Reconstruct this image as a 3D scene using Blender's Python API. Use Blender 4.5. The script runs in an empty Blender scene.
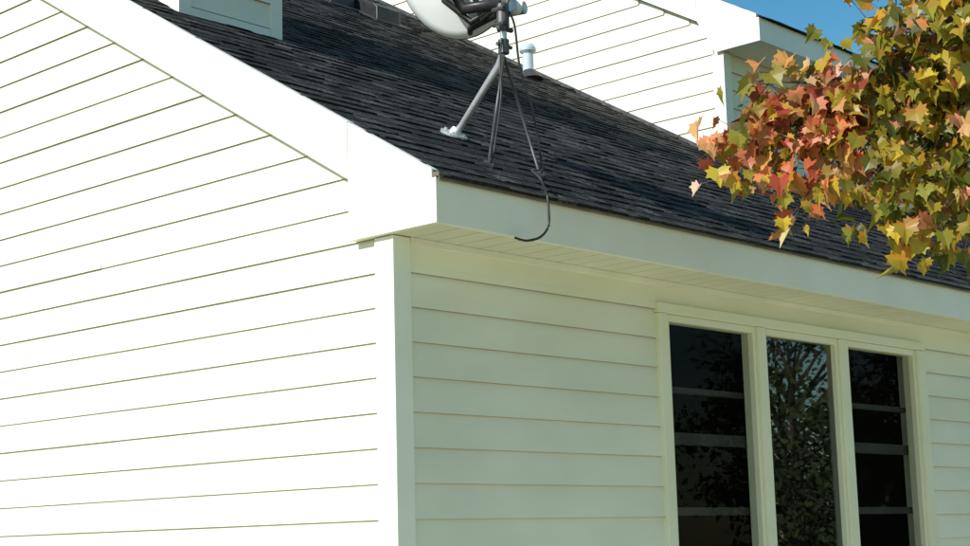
import bpy, math, random
from mathutils import Vector, Matrix
random.seed(7)
S=bpy.context.scene
COL=S.collection

# ---------------------------------------------------------------- helpers
def new_mat(name):
    m=bpy.data.materials.new(name); m.use_nodes=True
    nt=m.node_tree; b=nt.nodes["Principled BSDF"]
    return m,nt,b
def N(nt,t,**k):
    n=nt.nodes.new(t)
    for a,v in k.items(): setattr(n,a,v)
    return n
def noise_color(nt,b,c1,c2,scale,detail=4,coord='Object',stops=(0.35,0.65),stretch=None):
    tc=N(nt,'ShaderNodeTexCoord'); no=N(nt,'ShaderNodeTexNoise'); no.inputs['Scale'].default_value=scale; no.inputs['Detail'].default_value=detail
    src=tc.outputs[coord]
    if stretch:
        mp=N(nt,'ShaderNodeMapping'); mp.inputs['Scale'].default_value=stretch; nt.links.new(src,mp.inputs[0]); src=mp.outputs[0]
    nt.links.new(src,no.inputs['Vector'])
    cr=N(nt,'ShaderNodeValToRGB'); cr.color_ramp.elements[0].position=stops[0]; cr.color_ramp.elements[1].position=stops[1]
    cr.color_ramp.elements[0].color=(*c1,1); cr.color_ramp.elements[1].color=(*c2,1)
    nt.links.new(no.outputs['Fac'],cr.inputs[0]); nt.links.new(cr.outputs[0],b.inputs['Base Color'])
    return no,cr,src
def bump(nt,b,scale,strength,dist,src,detail=3):
    no=N(nt,'ShaderNodeTexNoise'); no.inputs['Scale'].default_value=scale; no.inputs['Detail'].default_value=detail
    nt.links.new(src,no.inputs['Vector'])
    bp=N(nt,'ShaderNodeBump'); bp.inputs['Strength'].default_value=strength; bp.inputs['Distance'].default_value=dist
    nt.links.new(no.outputs['Fac'],bp.inputs['Height']); nt.links.new(bp.outputs[0],b.inputs['Normal'])
    return bp
def simple(name,c1,c2,scale,rough,metal=0,bs=None):
    m,nt,b=new_mat(name); no,cr,src=noise_color(nt,b,c1,c2,scale)
    b.inputs['Roughness'].default_value=rough; b.inputs['Metallic'].default_value=metal
    if bs: bump(nt,b,bs[0],bs[1],bs[2],src)
    return m

# materials
M_siding,nt,b=new_mat('vinyl_siding'); no,cr,src=noise_color(nt,b,(.76,.745,.59),(.86,.84,.69),1.6,7,stretch=(1,1,2.2)); b.inputs['Roughness'].default_value=.45
bump(nt,b,2.2,.35,.012,src,1)
M_hem_shade=simple('siding_hem_shade',(.42,.32,.30),(.55,.43,.40),5,.8)  # shadow line under each course, painted into the recess colour
M_trim=simple('white_trim_paint',(.81,.80,.69),(.88,.87,.77),3,.4,bs=(6,.2,.004))
M_frame=simple('window_frame_vinyl',(.77,.75,.56),(.82,.80,.62),4,.4)
M_soffit=simple('soffit_vinyl',(.70,.69,.55),(.77,.76,.61),3,.55)
M_drip=simple('drip_edge_metal',(.16,.13,.10),(.26,.22,.17),9,.5,.2)
M_galv=simple('galvanised_steel',(.55,.57,.58),(.70,.72,.73),20,.38,.6)
M_dish=simple('dish_grey_paint',(.76,.78,.78),(.84,.85,.85),6,.35,bs=(40,.1,.001))
M_black=simple('black_plastic',(.012,.012,.014),(.03,.03,.03),15,.4)
M_darkst=simple('dark_steel',(.05,.05,.055),(.12,.12,.12),15,.45,.4)
M_ventw=simple('vent_pvc',(.50,.60,.64),(.62,.72,.76),8,.4)
M_ventd=simple('dark_vent_metal',(.03,.03,.035),(.06,.06,.065),12,.6)
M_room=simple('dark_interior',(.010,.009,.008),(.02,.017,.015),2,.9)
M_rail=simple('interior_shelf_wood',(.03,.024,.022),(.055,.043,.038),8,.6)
M_bounce=simple('bounce_slab_warm',(.62,.575,.36),(.72,.675,.46),3,.85,bs=(60,.3,.004))  # pale warm tone chosen to reflect sun onto the shaded front wall
M_found=simple('foundation_block',(.28,.27,.25),(.38,.36,.33),6,.9,bs=(30,.4,.006))
M_bark=simple('maple_bark',(.06,.05,.04),(.16,.13,.10),14,.9,bs=(30,.8,.02))
M_grass,nt,b=new_mat('grass'); no,cr,src=noise_color(nt,b,(.07,.10,.018),(.17,.18,.04),1.3,8,stops=(.3,.7)); b.inputs['Roughness'].default_value=.9; bump(nt,b,30,.8,.05,src,6)
# shingles: per-tab tone attribute x granules
M_sh,nt,b=new_mat('asphalt_shingles')
at=N(nt,'ShaderNodeAttribute',attribute_name='tone'); tc=N(nt,'ShaderNodeTexCoord')
no=N(nt,'ShaderNodeTexNoise'); no.inputs['Scale'].default_value=70; no.inputs['Detail'].default_value=3; nt.links.new(tc.outputs['Object'],no.inputs['Vector'])
no2=N(nt,'ShaderNodeTexNoise'); no2.inputs['Scale'].default_value=1.1; nt.links.new(tc.outputs['Object'],no2.inputs['Vector'])
cr=N(nt,'ShaderNodeValToRGB'); cr.color_ramp.elements[0].position=.38; cr.color_ramp.elements[1].position=.68
cr.color_ramp.elements[0].color=(.2,.22,.22,1); cr.color_ramp.elements[1].color=(2.5,2.35,2.2,1)
nt.links.new(no.outputs['Fac'],cr.inputs[0])
mx=N(nt,'ShaderNodeMixRGB',blend_type='MULTIPLY'); mx.inputs[0].default_value=1; nt.links.new(at.outputs['Color'],mx.inputs[1]); nt.links.new(cr.outputs[0],mx.inputs[2])
mr=N(nt,'ShaderNodeMapRange'); mr.inputs[3].default_value=.6; mr.inputs[4].default_value=1.4; nt.links.new(no2.outputs['Fac'],mr.inputs[0])
mx2=N(nt,'ShaderNodeMixRGB',blend_type='MULTIPLY'); mx2.inputs[0].default_value=1; nt.links.new(mx.outputs[0],mx2.inputs[1]); nt.links.new(mr.outputs[0],mx2.inputs[2])
nt.links.new(mx2.outputs[0],b.inputs['Base Color']); b.inputs['Roughness'].default_value=.85; b.inputs['Specular IOR Level'].default_value=.25
bump(nt,b,160,.8,.004,tc.outputs['Object'])
# leaves
def leaf_mat(name,trans):
    m,nt,b=new_mat(name)
    at=N(nt,'ShaderNodeAttribute',attribute_name='tone')
    nt.links.new(at.outputs['Color'],b.inputs['Base Color']); b.inputs['Roughness'].default_value=.42
    if trans:
        tr=N(nt,'ShaderNodeBsdfTranslucent'); nt.links.new(at.outputs['Color'],tr.inputs[0])
        ms=N(nt,'ShaderNodeMixShader'); ms.inputs[0].default_value=trans
        nt.links.new(b.outputs[0],ms.inputs[1]); nt.links.new(tr.outputs[0],ms.inputs[2]); nt.links.new(ms.outputs[0],nt.nodes['Material Output'].inputs[0])
    else: b.inputs['Roughness'].default_value=.8
    return m
M_leaf=leaf_mat('maple_leaves',.45); M_oak=leaf_mat('oak_leaves',0)
def glass(name,k):
    m=bpy.data.materials.new(name); m.use_nodes=True; nt=m.node_tree; nt.nodes.remove(nt.nodes['Principled BSDF'])
    fr=N(nt,'ShaderNodeFresnel'); fr.inputs[0].default_value=1.5
    mu=N(nt,'ShaderNodeMath',operation='MULTIPLY'); mu.inputs[1].default_value=k; nt.links.new(fr.outputs[0],mu.inputs[0])
    t=N(nt,'ShaderNodeBsdfTransparent'); t.inputs[0].default_value=(.75,.78,.76,1)
    g=N(nt,'ShaderNodeBsdfGlossy'); g.inputs['Roughness'].default_value=.012
    tc=N(nt,'ShaderNodeTexCoord'); no=N(nt,'ShaderNodeTexNoise'); no.inputs['Scale'].default_value=2.0; no.inputs['Detail'].default_value=0
    bp=N(nt,'ShaderNodeBump'); bp.inputs['Strength'].default_value=.1; bp.inputs['Distance'].default_value=.01
    nt.links.new(tc.outputs['Object'],no.inputs['Vector']); nt.links.new(no.outputs['Fac'],bp.inputs['Height']); nt.links.new(bp.outputs[0],g.inputs['Normal'])
    ms=N(nt,'ShaderNodeMixShader'); nt.links.new(mu.outputs[0],ms.inputs[0]); nt.links.new(t.outputs[0],ms.inputs[1]); nt.links.new(g.outputs[0],ms.inputs[2])
    nt.links.new(ms.outputs[0],nt.nodes['Material Output'].inputs[0]); return m
M_glass=glass('window_glass',1.9); M_glass_s=glass('screened_window_glass',.12)

def empty(name,loc=(0,0,0)):
    e=bpy.data.objects.new(name,None); COL.objects.link(e); e.location=loc; return e
def mesh(name,vs,fs,mat,parent=None,smooth=False,tones=None,mi=None,mat2=None):
    me=bpy.data.meshes.new(name); me.from_pydata([tuple(v) for v in vs],[],fs); me.materials.append(mat)
    if mat2: me.materials.append(mat2)
    if mi: me.polygons.foreach_set('material_index',mi)
    if smooth:
        for p in me.polygons: p.use_smooth=True
    if tones:
        a=me.color_attributes.new('tone','FLOAT_COLOR','CORNER')
        buf=[]
        for p,t in zip(me.polygons,tones): buf+=[t[0],t[1],t[2],1.0]*p.loop_total
        a.data.foreach_set('color',buf)
    me.update()
    o=bpy.data.objects.new(name,me); COL.objects.link(o)
    if parent: o.parent=parent
    return o
class MB:
    def __init__(s): s.v=[];s.f=[];s.t=[];s.m=[]
    def box(s,x0,x1,y0,y1,z0,z1):
        n=len(s.v)
        s.v+=[(x0,y0,z0),(x1,y0,z0),(x1,y1,z0),(x0,y1,z0),(x0,y0,z1),(x1,y0,z1),(x1,y1,z1),(x0,y1,z1)]
        s.f+=[(n,n+3,n+2,n+1),(n+4,n+5,n+6,n+7),(n,n+1,n+5,n+4),(n+1,n+2,n+6,n+5),(n+2,n+3,n+7,n+6),(n+3,n,n+4,n+7)]
    def prism_yz(s,pts,x0,x1):
        n=len(s.v);k=len(pts)
        s.v+=[(x0,y,z) for y,z in pts]+[(x1,y,z) for y,z in pts]
        s.f+=[tuple(range(n,n+k)),tuple(range(n+2*k-1,n+k-1,-1))]+[(n+i,n+k+i,n+k+(i+1)%k,n+(i+1)%k) for i in range(k)]
    def tube(s,pts,r,seg=10,cap=True):
        pts=[Vector(p) for p in pts]; rr=r if isinstance(r,(list,tuple)) else [r]*len(pts)
        n=len(s.v)
        for i,p in enumerate(pts):
            d=(pts[min(i+1,len(pts)-1)]-pts[max(i-1,0)]).normalized()
            a=d.cross(Vector((0,0,1)) if abs(d.z)<.9 else Vector((1,0,0))).normalized(); c=d.cross(a)
            for j in range(seg):
                q=p+(a*math.cos(2*math.pi*j/seg)+c*math.sin(2*math.pi*j/seg))*rr[i]; s.v.append(tuple(q))
        for i in range(len(pts)-1):
            for j in range(seg):
                s.f.append((n+i*seg+j,n+i*seg+(j+1)%seg,n+(i+1)*seg+(j+1)%seg,n+(i+1)*seg+j))
        if cap:
            s.f.append(tuple(range(n,n+seg))); m=n+(len(pts)-1)*seg; s.f.append(tuple(range(m+seg-1,m-1,-1)))
    def quad(s,a,b,c,d,t=None,m=None):
        n=len(s.v); s.v+=[a,b,c,d]; s.f.append((n,n+1,n+2,n+3))
        if t is not None: s.t.append(t)
        if m is not None: s.m.append(m)
    def obj(s,name,mat,parent=None,smooth=False,bevel=0,mat2=None):
        o=mesh(name,s.v,s.f,mat,parent,smooth,s.t or None,s.m or None,mat2)
        if bevel:
            m=o.modifiers.new('b','BEVEL'); m.width=bevel; m.segments=2; m.limit_method='ANGLE'
        return o

# ---------------------------------------------------------------- dimensions
Z0,SX=1.630,.11           # siding course datum / exposure
OE,OG,ZT,ZB,T=.234,.043,2.671,2.515,.59
RY,LEN=5.2,10.0           # ridge position, house length
def roofz(y): return ZT+T*(y+OE)
house=empty('white_house')
TH=.003

def course(mb,P,s0,s1,a,c,l,lt,gap,full):
    mb.quad(P(s0,l,a),P(s1,l,a),P(s1,lt,c),P(s0,lt,c),m=0)
    if not full: return
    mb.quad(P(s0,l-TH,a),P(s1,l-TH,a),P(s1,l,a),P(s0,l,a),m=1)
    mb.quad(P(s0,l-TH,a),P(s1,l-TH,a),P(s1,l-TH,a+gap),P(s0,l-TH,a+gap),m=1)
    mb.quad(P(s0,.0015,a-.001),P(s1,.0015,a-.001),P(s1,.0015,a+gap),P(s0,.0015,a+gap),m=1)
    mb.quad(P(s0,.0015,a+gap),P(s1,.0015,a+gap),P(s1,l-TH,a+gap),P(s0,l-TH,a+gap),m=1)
def siding(mb,P,lim,zlo,zhi,lip,gap):
    i=math.ceil((zlo-Z0)/SX-1.001); z=Z0+i*SX
    while z<zhi:
        a=max(z,zlo); c=min(z+SX,zhi); s0,s1=lim(c)
        if c-a>.004 and s1-s0>.02:
            xs=[s0]; x=s0+random.uniform(1.2,3.6)
            while x<s1-.4: xs.append(x); x+=3.66
            xs.append(s1)
            for k in range(len(xs)-1):
                o=.0004*(k%2); L_=lip+o+random.uniform(-.0010,.0010)
                f=lambda zz:(L_)*(1-(zz-z)/SX)+(.002+o)*((zz-z)/SX)
                course(mb,P,xs[k],xs[k+1],a,c,f(a),f(c),gap,a==z)
        z+=SX
def siding_x(mb,xa,xb,y,zlo,zhi): siding(mb,lambda s,o,z:(s,y-o,z),lambda z:(xa,xb),zlo,zhi,.013,.010)
def siding_y(mb,x,lim,zlo,zhi): siding(mb,lambda s,o,z:(x-o,s,z),lim,zlo,zhi,.0095,.004)
def shingles(name,xa,xb,yb,yt,zf,parent):
    mb=MB(); exp=.095; cs=1/math.sqrt(1+T*T); dy=exp*cs*(1 if yt>yb else -1)
    sgn=1 if yt>yb else -1
    n=int(abs(yt-yb)/abs(dy))+1
    up=Vector((0,-T*sgn,1)).normalized()
    for r in range(n):
        y0=yb+r*dy; y1=yb+(r+1)*dy
        if sgn*(y1-yt)>0: y1=yt
        z0=zf(y0); z1=zf(y1)
        x=xa-random.uniform(0,.2); base=random.uniform(.85,1.15)
        while x<xb:
            w=random.choice([.03,.05,.07,.09,.12]); x2=min(x+w,xb); xx=max(x,xa)
            if x2>xx+.004:
                h=random.choice([.003,.003,.005,.007,.008]) ; 
                g=random.choice([.010,.014,.018,.022,.028,.036,.052])*base
                t=(g*1.0,g*1.02,g*1.04)
                p=[Vector((xx,y0,z0))+up*h,Vector((x2,y0,z0))+up*h,Vector((x2,y1,z1))+up*.001,Vector((xx,y1,z1))+up*.001]
                mb.quad(*[tuple(q) for q in p],t)
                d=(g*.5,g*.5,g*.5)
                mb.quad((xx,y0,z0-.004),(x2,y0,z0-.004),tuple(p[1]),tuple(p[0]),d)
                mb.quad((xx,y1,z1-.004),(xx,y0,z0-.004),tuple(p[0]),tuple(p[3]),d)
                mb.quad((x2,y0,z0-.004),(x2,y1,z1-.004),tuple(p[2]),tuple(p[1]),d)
            x=x+w
    return mb.obj(name,M_sh,parent)

# ---- front wall (faces -Y)
mb=MB()
WX0,WX1,WT,WB=1.355,3.441,2.425,.62
siding_x(mb,.062,WX0,0,.25,WT)
siding_x(mb,WX1,LEN-.06,0,.25,WT)
siding_x(mb,WX0,WX1,0,.25,WB)
siding_x(mb,.062,LEN-.06,0,WT,2.49)
mb.obj('front_wall_siding',M_siding,house,mat2=M_hem_shade)
# ---- gable wall (faces -X)
mb=MB()
def gl(z):
    y=max(.068,(z-2.775)/T); return (y,2*RY-y)
siding_y(mb,0,gl,.25,5.6)
mb.obj('gable_wall_siding',M_siding,house,mat2=M_hem_shade)
# sheathing behind the siding, foundation
mb=MB()
mb.box(.002,WX0,.002,.12,.25,2.51); mb.box(WX1,LEN,.002,.12,.25,2.51); mb.box(WX0,WX1,.002,.12,.25,WB); mb.box(WX0,WX1,.002,.12,WT,2.51)
mb.prism_yz([(.12,.25),(2*RY-.1,.25),(2*RY-.1,2.6),(RY,roofz(RY)-.06),(.12,roofz(.12)-.06)],.002,.12)
mb.prism_yz([(.12,.25),(2*RY-.1,.25),(2*RY-.1,2.6),(RY,roofz(RY)-.06),(.12,roofz(.12)-.06)],LEN-.12,LEN)
mb.box(.12,LEN-.12,2*RY-.12,2*RY-.002,.25,2.6)
mb.obj('wall_sheathing',M_trim,house)
mb=MB(); mb.box(.03,LEN-.03,.03,2*RY-.03,-.3,.248); mb.obj('foundation',M_found,house)
# corner board
mb=MB(); mb.box(-.018,.060,-.018,-.0005,.22,ZB-.006); mb.box(-.018,-.0005,.0,.066,.22,ZB-.006); 
mb.obj('corner_board',M_trim,house,bevel=.002)
# frieze channel under soffit
mb=MB(); mb.box(.062,LEN,-.018,0,2.49,ZB-.004); mb.obj('frieze_channel',M_trim,house)
# ---- soffit with ribs
mb=MB()
x=-.02
while x<LEN:
    mb.box(x+.003,x+.098,-OE+.02,.0,ZB-.003,ZB+.006); x+=.1
mb.box(-.02,LEN,-OE+.022,.0,ZB+.007,ZB+.012)
mb.obj('soffit',M_soffit,house)
# ---- fascia + gable trim
mb=MB(); mb.box(-OG,LEN+.04,-OE,-OE+.018,ZB-.004,ZT-.018); mb.obj('fascia_board',M_trim,house,bevel=.002)
mb=MB(); mb.box(-OG+.002,LEN+.04,-OE-.012,-OE+.03,ZT-.016,ZT-.002); mb.box(-OG+.004,LEN+.04,-OE-.012,-OE-.008,ZT-.030,ZT-.016)
mb.obj('drip_edge',M_drip,house)
mb=MB()
rb=.19
x0,x1=-OG,-.013
# eave-box side panel
mb.prism_yz([(-OE+.018,ZB-.004),(.158,ZB-.004),(.158,roofz(.158)),(-OE+.018,roofz(-OE+.018))],x0,x1)
mb.obj('eave_return',M_trim,house,bevel=.002)
mb=MB()
mb.prism_yz([(.160,roofz(.160)-rb),(RY-.001,roofz(RY)-rb),(RY-.001,roofz(RY)+.002),(.160,roofz(.160)+.002)],x0-.001,x1)
mb.prism_yz([(RY+.001,roofz(RY)-rb),(2*RY+OE,ZT-rb),(2*RY+OE,ZT),(RY+.001,roofz(RY))],x0-.001,x1)
mb.obj('rake_board',M_trim,house,bevel=.002)
# ---- roof deck + shingles
mb=MB(); 
mb.prism_yz([(-OE+.02,ZT-.02),(RY,roofz(RY)-.02),(2*RY+OE,ZT-.02),(2*RY+OE,ZT-.05),(RY,roofz(RY)-.05),(-OE+.02,ZT-.05)],-.012,LEN)
mb.obj('roof_deck',M_ventd,house)
shingles('roof_shingles',-OG+.012,LEN+.05,-OE-.02,RY,lambda y:roofz(y)-.006,house)
shingles('roof_shingles_rear',-OG+.012,LEN+.05,2*RY+OE,RY,lambda y:roofz(2*RY-y)-.006,house)

# ---- raised upper storey section
AX,AY,AZB,AZT,AOE=4.25,1.54,4.385,4.53,.29
def r2(y): return AZT+T*(y-(AY-AOE))
upper=house
mb=MB()
def ul(z):
    lo=max(AY+.06,(z+.12-r2(0))/T)
    hi=(z-SX-roofz(0))/T + .25
    return (lo,min(hi,7.5) if hi>lo else lo)
siding_y(mb,AX,ul,3.6,7.4); mb.obj('upper_side_siding',M_siding,upper,mat2=M_hem_shade)
mb=MB(); siding_x(mb,AX+.06,LEN,AY,3.6,AZB); mb.obj('upper_front_siding',M_siding,upper,mat2=M_hem_shade)
mb=MB(); mb.prism_yz([(AY+.003,3.5),(7,3.5),(7,r2(7)-.06),(AY+.003,r2(AY)-.06)],AX+.002,LEN-.01); mb.obj('upper_wall_sheathing',M_trim,upper)
mb=MB(); mb.box(AX-.018,AX+.06,AY-.018,AY-.001,3.6,AZB-.012); mb.box(AX-.018,AX-.001,AY,AY+.06,3.6,AZB-.012); mb.obj('upper_corner_board',M_trim,upper)
mb=MB(); mb.box(AX-OG,LEN+.04,AY-AOE,AY-AOE+.018,AZB-.01,AZT-.016); mb.box(AX-.01,LEN,AY-AOE+.02,AY,AZB-.002,AZB+.01)
mb.obj('upper_fascia_soffit',M_trim,upper)
mb=MB(); ye=AY-AOE+.018
mb.prism_yz([(ye,AZB-.01),(AY+.02,AZB-.01),(AY+.14,r2(AY+.14)-rb),(AY+.14,r2(AY+.14)),(ye,r2(ye))],AX-OG,AX-.013)
mb.prism_yz([(AY+.142,r2(AY+.142)-rb),(7,r2(7)-rb),(7,r2(7)),(AY+.142,r2(AY+.142))],AX-OG-.001,AX-.013)
mb.obj('upper_rake_board',M_trim,upper)
shingles('upper_roof_shingles',AX-OG+.012,LEN+.05,AY-AOE-.02,7,lambda y:r2(y)-.004,upper)
mb=MB(); mb.prism_yz([(AY-AOE+.02,AZT-.012),(7,r2(7)-.02),(7,r2(7)-.06),(AY-AOE+.02,AZT-.05)],AX-.012,LEN); mb.obj('upper_roof_deck',M_ventd,upper)
mb=MB(); mb.prism_yz([(AY,roofz(AY)-.01),(7,roofz(7)-.01),(7,roofz(7)+.022),(AY,roofz(AY)+.022)],AX-.019,AX-.0145); mb.obj('step_flashing',M_darkst,upper)

# ---- small sided dormer near the gable end
DX0,DX1,DY=.29,.80,1.50
mb=MB(); siding_x(mb,DX0+.045,DX1-.05,DY,3.6,5.0); mb.obj('dormer_front_siding',M_siding,house,mat2=M_hem_shade)
mb=MB(); siding_y(mb,DX0,lambda z:(DY+.05,(DY+.8) if z>roofz(DY+.8) else max(DY+.06,(z-roofz(0))/T+.2)),3.6,5.0); mb.obj('dormer_side_siding',M_siding,house,mat2=M_hem_shade)
mb=MB(); mb.prism_yz([(DY+.002,3.6),(DY+.8,4.0),(DY+.8,5.0),(DY+.002,5.0)],DX0+.002,DX1-.002); mb.obj('dormer_sheathing',M_trim,house)
mb=MB(); mb.box(DX0-.017,DX0+.045,DY-.017,DY-.001,3.66,5); mb.box(DX1-.05,DX1+.012,DY-.017,DY-.001,3.66,5); mb.box(DX0+.046,DX1-.051,DY-.016,DY-.001,3.66,3.715)
mb.box(DX0-.017,DX0-.001,DY,DY+.05,3.66,5)
mb.obj('dormer_trim',M_trim,house)
mb=MB(); mb.prism_yz([(DY-.1,5.0),(DY+.9,5.0),(DY+.9,5.25),(DY+.4,5.45),(DY-.1,5.25)],DX0-.08,DX1+.08); mb.obj('dormer_cap',M_ventd,house)

# ---- triple window
PX=[(1.430,1.998),(2.098,2.642),(2.752,3.340)]
PT,PB=2.358,.74
mb=MB()
F0=-.028
mb.box(WX0,WX1,F0,.05,PT+.028,WT); mb.box(WX0,WX1,F0-.02,.05,WB,PB-.028)
xs=[WX0,PX[0][0]-.024,PX[0][1]+.024,PX[1][0]-.024,PX[1][1]+.024,PX[2][0]-.024,PX[2][1]+.024,WX1]
for i in range(0,8,2): mb.box(xs[i],xs[i+1],F0,.05,PB-.027,PT+.027)
mb.obj('window_frame',M_frame,house,bevel=.003)
mb=MB()
for a,c in PX:
    mb.box(a-.0235,a,F0+.012,.04,PB-.027,PT+.027); mb.box(c,c+.0235,F0+.012,.04,PB-.027,PT+.027)
    mb.box(a+.0005,c-.0005,F0+.012,.04,PT,PT+.027); mb.box(a+.0005,c-.0005,F0+.012,.04,PB-.027,PB)
mb.obj('window_sash',M_frame,house,bevel=.002)
for i,(a,c) in enumerate(PX):
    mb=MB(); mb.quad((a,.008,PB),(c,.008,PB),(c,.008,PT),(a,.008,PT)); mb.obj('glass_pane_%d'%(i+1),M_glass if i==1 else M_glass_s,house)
mb=MB()
for a,c in (PX[0],PX[2]):
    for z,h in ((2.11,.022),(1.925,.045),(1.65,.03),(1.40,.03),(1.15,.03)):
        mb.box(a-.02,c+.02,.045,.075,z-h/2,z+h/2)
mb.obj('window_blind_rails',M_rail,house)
mb=MB()
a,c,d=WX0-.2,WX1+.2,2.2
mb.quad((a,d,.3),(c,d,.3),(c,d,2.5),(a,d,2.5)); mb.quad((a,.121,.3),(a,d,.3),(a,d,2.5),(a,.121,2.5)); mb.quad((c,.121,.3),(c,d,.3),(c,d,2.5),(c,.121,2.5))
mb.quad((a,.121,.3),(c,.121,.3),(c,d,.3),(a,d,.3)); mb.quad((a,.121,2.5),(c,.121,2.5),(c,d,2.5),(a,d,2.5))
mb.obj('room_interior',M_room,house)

# ---- roof vents
def pipe(name,x,y,r,h,mat):
    e=empty(name,(x,y,roofz(y)))
    mb=MB(); mb.tube([(0,0,-.06),(0,0,h)],r,16); 
    mb.tube([(0,0,h*.72),(0,0,h*.80),(0,0,h*.9),(0,0,h*1.02)],[r*1.05,r*1.5,r*1.5,r*1.1],16)
    mb.obj('pipe',mat,e,smooth=False)
    mb=MB(); mb.tube([(0,-.01,-.03),(0,0,.035)],[r*2.4,r*1.05],16); mb.obj('flashing_boot',M_ventd,e)
pipe('plumbing_vent',3.86,2.72,.035,.2,M_ventw)
def boxvent(x,y):
    e=empty('roof_vent',(x,y,roofz(y)))
    mb=MB(); mb.prism_yz([(-.10,-.06),(-.10,.03),(-.07,.06),(.10,.14),(.13,.12),(.12,.06)],-.10,.10); mb.obj('hood',M_black,e,bevel=.008)
    mb=MB(); mb.prism_yz([(-.15,-.088),(.17,.10),(.17,.106),(-.15,-.080)],-.15,.15); mb.obj('base_flange',M_ventd,e)
boxvent(2.98,3.56); boxvent(3.22,3.40)

# ---------------------------------------------------------------- satellite dish
o=Vector((.62,.07,2.85))
sat=empty('satellite_dish',o)
def L(p): return (p[0]-.62,p[1]-.07,p[2]-2.85)
A=(.62,.06,3.24)
feet=[(.67,.36,3.022),(.48,.02,2.823),(.77,.04,2.835)]
mb=MB(); mb.tube([L(feet[0]),L((.66,.31,3.045)),L((.635,.10,3.22)),L((.622,.062,3.27)),L((.62,.06,3.32)),L((.62,.06,3.46))],.0125,14); mb.obj('mast',M_galv,sat,True)
mb=MB(); 
for f in feet[1:]:
    mb.tube([L(f),L((A[0],A[1],A[2]+.0))],.0055,8)
mb.obj('strut_pair',M_darkst,sat,True)
nrm=Vector((0,-T,1)).normalized()
mb=MB()
f=Vector(L(feet[0])); mb.tube([f-nrm*.004,f+nrm*.008],.052,24); mb.tube([f+nrm*.008,f+nrm*.03],[.024,.015],16)
for k in range(4):
    a=k*math.pi/2+.6; q=f+Vector((math.cos(a)*.036,math.sin(a)*.032,math.sin(a)*.032*T)); mb.tube([q+nrm*.006,q+nrm*.016],.006,6)
mb.obj('round_foot_plate',M_galv,sat)
mb=MB()
for ff in feet[1:]:
    f=Vector(L(ff))
    mb.tube([f-nrm*.004,f+nrm*.004],.026,4); mb.tube([f,f+nrm*.02],.008,6)
mb.obj('strut_feet',M_darkst,sat)
mb=MB(); mb.tube([L((.62,.06,3.25)),L((.62,.06,3.30))],.020,12); mb.tube([L((.62,.06,3.335)),L((.62,.06,3.43))],.023,12)
mb.tube([L((.585,.06,3.28)),L((.66,.06,3.28))],.007,8); mb.tube([L((.58,.05,3.335)),L((.655,.05,3.34))],.009,6)
mb.tube([L((.60,.035,3.355)),L((.60,.09,3.355))],.008,6); mb.tube([L((.60,.035,3.41)),L((.60,.09,3.41))],.008,6)
mb.obj('mast_clamps',M_darkst,sat)
# reflector (its back faces the viewer)
Fh=Vector((.7286,.6642,0)).normalized(); Rv=Vector((.6767,-.7357,-.0262)).normalized()
nd=(Rv*.38+Fh*.75+Vector((0,0,.30))).normalized()
cen=o+Vector((0,-.01,.55))+Rv*-.165+Vector((0,0,.222))+Fh*.10
ux=nd.cross(Vector((0,0,1))).normalized(); uy=ux.cross(nd).normalized()
if uy.z<0: uy=-uy
RW,RH,dp=.235,.272,.045
def rings(off):
    vs=[];K=48;Q=9
    vs.append(cen-nd*(dp+off))
    for i in range(1,Q+1):
        t=i/Q
        for j in range(K):
            a=2*math.pi*j/K
            vs.append(cen+ux*math.cos(a)*RW*t+uy*math.sin(a)*RH*t-nd*(dp*(1-t*t)+off))
    fs=[(0,1+j,1+(j+1)%K) for j in range(K)]
    for i in range(Q-1):
        for j in range(K): fs.append((1+i*K+j,1+(i+1)*K+j,1+(i+1)*K+(j+1)%K,1+i*K+(j+1)%K))
    return vs,fs,K,Q
v1,f1,K,Q=rings(0); v2,f2,_,_=rings(.006)
n=len(v1); fs=f1+[tuple(n+i for i in reversed(f)) for f in f2]
for j in range(K):
    a=1+(Q-1)*K+j; c=1+(Q-1)*K+(j+1)%K; fs.append((a,n+a,n+c,c))
mesh('reflector',[v-o for v in v1+v2],fs,M_dish,sat,True)
mb=MB(); mb.tube([cen+ux*math.cos(2*math.pi*j/K)*RW+uy*math.sin(2*math.pi*j/K)*RH-nd*.003-o for j in range(K+1)],.0035,6,False); mb.obj('reflector_rim',M_darkst,sat,True)
back=cen-nd*(dp+.01); top=o+Vector((0,-.01,.585))
mb=MB()
def arc(side):
    p0=back+ux*.06*side-uy*.02-o; p3=top-o
    p1=back+ux*.06*side+Rv*.04-uy*.12-nd*.05-o; p2=back+ux*.02*side-uy*.205-nd*.06+Rv*.09-o
    return [p0,p1,p2,p3]
for sd_ in (-1,1): mb.tube(arc(sd_),[.010,.013,.013,.012],8)
mb.tube([back-uy*.07-nd*.035-o, back-uy*.16-nd*.05+Rv*.05-o, top-o],[.02,.024,.022],8)
lb=cen-uy*(RH-.02)-nd*.03
mb.tube([top+Vector((0,0,-.03))-o,back-uy*.235-nd*.01+Rv*.04-o,lb-uy*.012+nd*.05-o,cen-uy*(RH*.7)+nd*.36-o],[.012,.012,.011,.010],8)
mb.obj('back_bracket',M_black,sat,True)
mb=MB(); e=cen-uy*(RH*.7)+nd*.36
for k in (-1,0,1):
    mb.tube([e+ux*.055*k-nd*.01-o,e+ux*.055*k-nd*.07+uy*.02-o],[.024,.028],14)
mb.tube([e-ux*.08+nd*.01-o,e+ux*.08+nd*.01-o],.025,10)
mb.obj('lnb_head',M_dish,sat,True)
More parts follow.
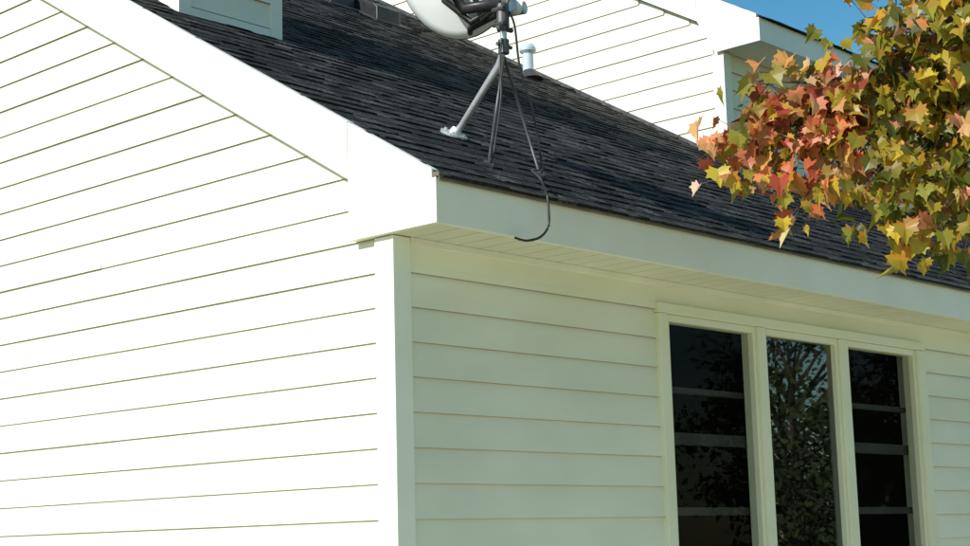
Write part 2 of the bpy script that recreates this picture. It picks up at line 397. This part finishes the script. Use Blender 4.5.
def smooth(pts,n=8):
    P=[Vector(p) for p in pts]; out=[]
    for i in range(len(P)-1):
        p0=P[max(i-1,0)];p1=P[i];p2=P[i+1];p3=P[min(i+2,len(P)-1)]
        for k in range(n):
            t=k/n; out.append(.5*((2*p1)+(p2-p0)*t+(2*p0-5*p1+4*p2-p3)*t*t+(-p0+3*p1-3*p2+p3)*t**3))
    out.append(P[-1]); return out
mb=MB()
mb.tube([Vector(L(p)) for p in smooth([(.62,.05,3.42),(.645,.03,3.36),(.67,.03,3.2),(.72,.02,3.05),(.75,.02,2.92),(.755,.02,2.85),(.66,-.02,2.82),(.60,-.08,2.79),(.52,-.17,2.745),(.455,-.235,2.71),(.43,-.275,2.66),(.425,-.285,2.60),(.42,-.285,2.55),(.385,-.28,2.512),(.33,-.27,2.495),(.285,-.26,2.50)])],.0042,8)
mb.obj('coax_cable',M_black,sat,True)
mb=MB(); mb.tube([Vector(L(p)) for p in smooth([(.60,.05,3.30),(.575,.04,3.2),(.565,.03,3.08),(.52,.02,2.92),(.50,.02,2.84)])],.003,6); mb.obj('ground_wire',M_black,sat,True)

# ---------------------------------------------------------------- ground
mb=MB(); mb.quad((-300,-300,0),(300,-300,0),(300,300,0),(-300,300,0)); mb.obj('ground',M_grass)
mb=MB(); mb.box(-5.5,9.5,-7.0,-.02,-.1,.06); mb.obj('added_bounce_slab',M_bounce,bevel=.01)  # added out of view as a reflector, brightens the shaded front wall

# ---------------------------------------------------------------- maple
maple=empty('maple_tree',(3.3,-2.7,0))
TO=Vector((3.3,-2.7,0))
outline=[(0,-.02),(.14,-.08),(.34,-.20),(.33,-.03),(.54,.03),(.42,.16),(.52,.38),(.33,.36),(.20,.50),(.13,.52),(0,.80)]
ol=[(x,y) for x,y in outline]+[(-x,y) for x,y in reversed(outline[1:-1])]
LV=[];LF=[];LT=[]
def leaf(p,size,axis,nor,col):
    axis=axis.normalized(); side=axis.cross(nor).normalized(); nor=side.cross(axis).normalized()
    n=len(LV); LV.append(p+axis*.15*size); fold=random.uniform(.1,.7); curl=random.uniform(-.3,.9); tw=random.uniform(-.4,.4); sx=random.uniform(.7,1.05)
    for x,y in ol:
        LV.append(p+(side*x*sx+axis*y+nor*(abs(x)*fold-curl*y*y+tw*x*y))*size)
    k=len(ol); j=random.uniform(.7,1.2); col=tuple(c*j for c in col); c2=random.choice([col,(col[0]*1.2,col[1]*.8,col[2])])
    for i in range(k):
        LF.append((n,n+1+i,n+1+(i+1)%k)); LT.append(col if 3<i<14 else c2)
def rnd(): return Vector([max(-1.7,min(1.7,random.gauss(0,1))) for _ in range(3)])
GREEN=[(.18,.18,.02),(.27,.26,.025),(.38,.32,.03),(.52,.40,.035),(.09,.11,.014),(.62,.45,.04),(.42,.30,.03),(.13,.15,.018),(.32,.29,.03)]
RED=[(.72,.31,.11),(.60,.18,.06),(.76,.42,.17),(.68,.35,.10),(.40,.08,.04),(.55,.38,.05),(.76,.50,.26),(.64,.28,.13),(.36,.32,.05)]
mb=MB()
mb.tube([Vector((0,0,-.1)),Vector((.02,0,.8)),Vector((0,.05,1.7)),Vector((.05,0,2.6)),Vector((0,-.05,4.2)),Vector((.05,0,5.4))],[.17,.13,.12,.10,.06,.02],14)
def twig_cluster(start,end,r0,nl,ls,pal,spread):
    mid=(start+end)/2+Vector((0,0,.04))+rnd()*.02
    mb.tube([start-TO,mid-TO,end-TO],[r0,r0*.7,r0*.35],6)
    for _ in range(nl):
        t=random.uniform(.15,1.05); b=start.lerp(end,t) if t>.5 else start.lerp(mid,t*2)
        off=rnd()*spread; off.z-=abs(random.gauss(0,spread*.4)); p=b+off
        if random.random()<.35: mb.tube([b-TO,p-TO],[.0016,.001],4,False)
        ax=(off.normalized()*.5+Vector((0,0,-.9))+rnd()*.45)
        leaf(p,ls*random.uniform(.55,1.25),ax,(rnd()*.8+Vector((-.9,-.4,.5))),random.choice(pal))
V=Vector
hub=TO+V((.0,.05,2.1))
limb=[hub,V((2.5,-2.15,2.65)),V((1.75,-1.75,2.95)),V((1.25,-1.38,2.93)),V((.98,-1.12,2.87)),V((.80,-.92,2.82))]
mb.tube([p-TO for p in smooth(limb,5)],[.055-.0475*i/25 for i in range(26)],8)
limb2=[hub+V((0,0,.5)),V((2.4,-2.2,3.25)),V((1.7,-1.8,3.35)),V((1.2,-1.5,3.2)),V((1.0,-1.33,3.05))]
mb.tube([p-TO for p in smooth(limb2,5)],[.05-.04*i/20 for i in range(21)],8)
A_=[((.98,-1.12,2.87),(.66,-.80,2.66)),((.98,-1.12,2.87),(.70,-.82,2.84)),((1.0,-1.15,2.87),(.76,-.89,2.97)),((.95,-1.1,2.86),(.70,-.86,2.75)),((.98,-1.12,2.87),(.82,-.98,2.57)),((1.0,-1.15,2.87),(.86,-1.05,2.84)),((.95,-1.1,2.86),(.63,-.76,2.77)),((.98,-1.12,2.87),(.76,-.90,2.63)),((1.0,-1.15,2.87),(.90,-1.08,2.70)),((1.0,-1.15,2.87),(.88,-1.03,2.97))]
for i,(s_,e_) in enumerate(A_): twig_cluster(V(s_),V(e_),.006,50,.072,RED+(GREEN[1:6] if i%2 else [GREEN[3]]),.055)
B_=[((1.2,-1.4,2.92),(.97,-1.2,2.6)),((1.2,-1.4,2.92),(1.0,-1.28,2.47)),((1.25,-1.4,2.93),(1.05,-1.36,2.75)),((1.2,-1.5,3.2),(.98,-1.25,2.98)),((1.2,-1.5,3.2),(1.02,-1.38,3.1)),((1.2,-1.5,3.2),(.96,-1.22,2.82)),((1.25,-1.4,2.93),(1.02,-1.33,2.62)),((1.3,-1.5,2.95),(1.05,-1.42,2.45)),((1.0,-1.33,3.05),(.93,-1.17,3.14)),((1.2,-1.5,3.2),(1.0,-1.36,3.26)),((1.1,-1.3,2.92),(.93,-1.13,2.72)),((1.3,-1.5,2.95),(1.10,-1.50,2.52)),((1.2,-1.5,3.1),(1.06,-1.45,2.95)),((1.3,-1.5,2.95),(1.03,-1.38,2.54)),((1.2,-1.5,3.2),(1.04,-1.45,3.2)),((1.1,-1.3,2.92),(.95,-1.16,2.9)),((1.1,-1.3,2.92),(.92,-1.12,2.58)),((1.1,-1.35,3.0),(.93,-1.17,3.0)),((1.1,-1.3,2.92),(.97,-1.24,2.50)),((1.1,-1.3,2.92),(1.02,-1.34,2.40))]
for s_,e_ in B_: twig_cluster(V(s_),V(e_),.007,54,.072,GREEN*3+RED[2:4]+RED[6:]+RED[:1],.065)
cc=TO+V((-.1,0,4.1))
for i in range(130):
    d=rnd().normalized(); e_=cc+V((d.x*1.75,d.y*1.6,d.z*1.7))*random.uniform(.55,1)
    if e_.z<2.35: continue
    st=TO+V((0,0,min(4.8,max(2.2,e_.z-.6)))); m_=st.lerp(e_,.55)+V((0,0,.15))
    mb.tube([st-TO,m_-TO],[.02,.009],5); twig_cluster(m_,e_,.008,20,.095,GREEN*2+RED[:3],.14)
mb.obj('trunk_and_branches',M_bark,maple,True)
mesh('foliage',[v-TO for v in LV],LF,M_leaf,maple,False,LT)

# ---------------------------------------------------------------- oaks across the lawn (seen mirrored in the glass)
def oak(x,y,h,seed):
    random.seed(seed); e=empty('oak_tree',(x,y,0)); t=MB(); f=MB()
    t.tube([(0,0,-.1),(.05,0,h*.2),(0,.05,h*.5),(0,0,h*.85)],[.028*h,.022*h,.014*h,.01],10)
    for k in range(40):
        d=rnd().normalized(); q=V((d.x*h*.30,d.y*h*.30,h*.56+d.z*h*.40))*1.0
        q=V((0,0,h*.5)).lerp(q,random.uniform(.55,1.05))
        if q.z<h*.10: continue
        b=V((0,0,max(h*.15,q.z-h*.18))); t.tube([b,b.lerp(q,.6)+V((0,0,.1)),q],[.008*h,.004*h,.01],5,False)
        R_=random.uniform(.06,.10)*h; tone=random.uniform(.45,1.3)
        for i in range(110):
            c=q+V((random.gauss(0,1)*R_*.6,random.gauss(0,1)*R_*.6,random.gauss(0,1)*R_*.42))
            a=rnd().normalized(); s_=a.cross(rnd()).normalized(); w=random.uniform(.04,.08)
            g=tone*random.uniform(.7,1.3)
            f.quad(tuple(c-s_*w*.6),tuple(c+a*w-s_*w*.1),tuple(c+s_*w*.6),tuple(c-a*w),(.055*g,.08*g,.022*g))
    t.obj('trunk',M_bark,e); f.obj('foliage',M_oak,e)
for i,(x,y,h) in enumerate([(16.5,-7.6,4.4),(19,-10.5,5.2),(24,-11.0,4.6),(13,-10.5,5.5),(30,-17,8)]): oak(x,y,h,i+3)

# ---------------------------------------------------------------- light
EL=33
sd=Vector((-math.cos(math.radians(EL))*math.cos(math.radians(5)),math.cos(math.radians(EL))*math.sin(math.radians(5)),math.sin(math.radians(EL))))
sl=bpy.data.lights.new('sun','SUN'); sl.energy=5; sl.angle=math.radians(.5); sl.color=(1,.975,.93)
so=bpy.data.objects.new('sun',sl); COL.objects.link(so); so.rotation_euler=sd.to_track_quat('Z','Y').to_euler(); so.location=(-10,0,12)
w=bpy.data.worlds.new('World'); S.world=w; w.use_nodes=True; nt=w.node_tree
bg=nt.nodes['Background']; sk=nt.nodes.new('ShaderNodeTexSky'); sk.sky_type='NISHITA'; sk.sun_disc=False
sk.sun_elevation=math.radians(EL); sk.sun_rotation=math.radians(275); sk.air_density=1.0; sk.dust_density=.4; sk.ozone_density=2.5
hs=nt.nodes.new('ShaderNodeHueSaturation'); hs.inputs['Saturation'].default_value=1.33; nt.links.new(sk.outputs[0],hs.inputs['Color'])
mm=nt.nodes.new('ShaderNodeMixRGB'); mm.blend_type='MULTIPLY'; mm.inputs[0].default_value=1; mm.inputs[2].default_value=(.98,1.04,.84,1); nt.links.new(hs.outputs[0],mm.inputs[1])
nt.links.new(mm.outputs[0],bg.inputs[0]); bg.inputs[1].default_value=.15
# ---------------------------------------------------------------- camera
phi,p,r=.73924,.16796,-.0266
F=Vector((math.cos(phi)*math.cos(p),math.sin(phi)*math.cos(p),math.sin(p))); R0=Vector((math.sin(phi),-math.cos(phi),0)); U0=R0.cross(F)
R=R0*math.cos(r)+U0*math.sin(r); U=-R0*math.sin(r)+U0*math.cos(r)
c=bpy.data.cameras.new('camera'); c.sensor_width=36; c.lens=1594.43/970*36; c.clip_end=2000; c.clip_start=.05
co=bpy.data.objects.new('camera',c); COL.objects.link(co)
co.matrix_world=Matrix(((R.x,U.x,-F.x,-3.44084),(R.y,U.y,-F.y,-3.52433),(R.z,U.z,-F.z,1.55),(0,0,0,1)))
S.camera=co
S.view_settings.view_transform='Standard'; S.view_settings.look='None'; S.view_settings.exposure=0
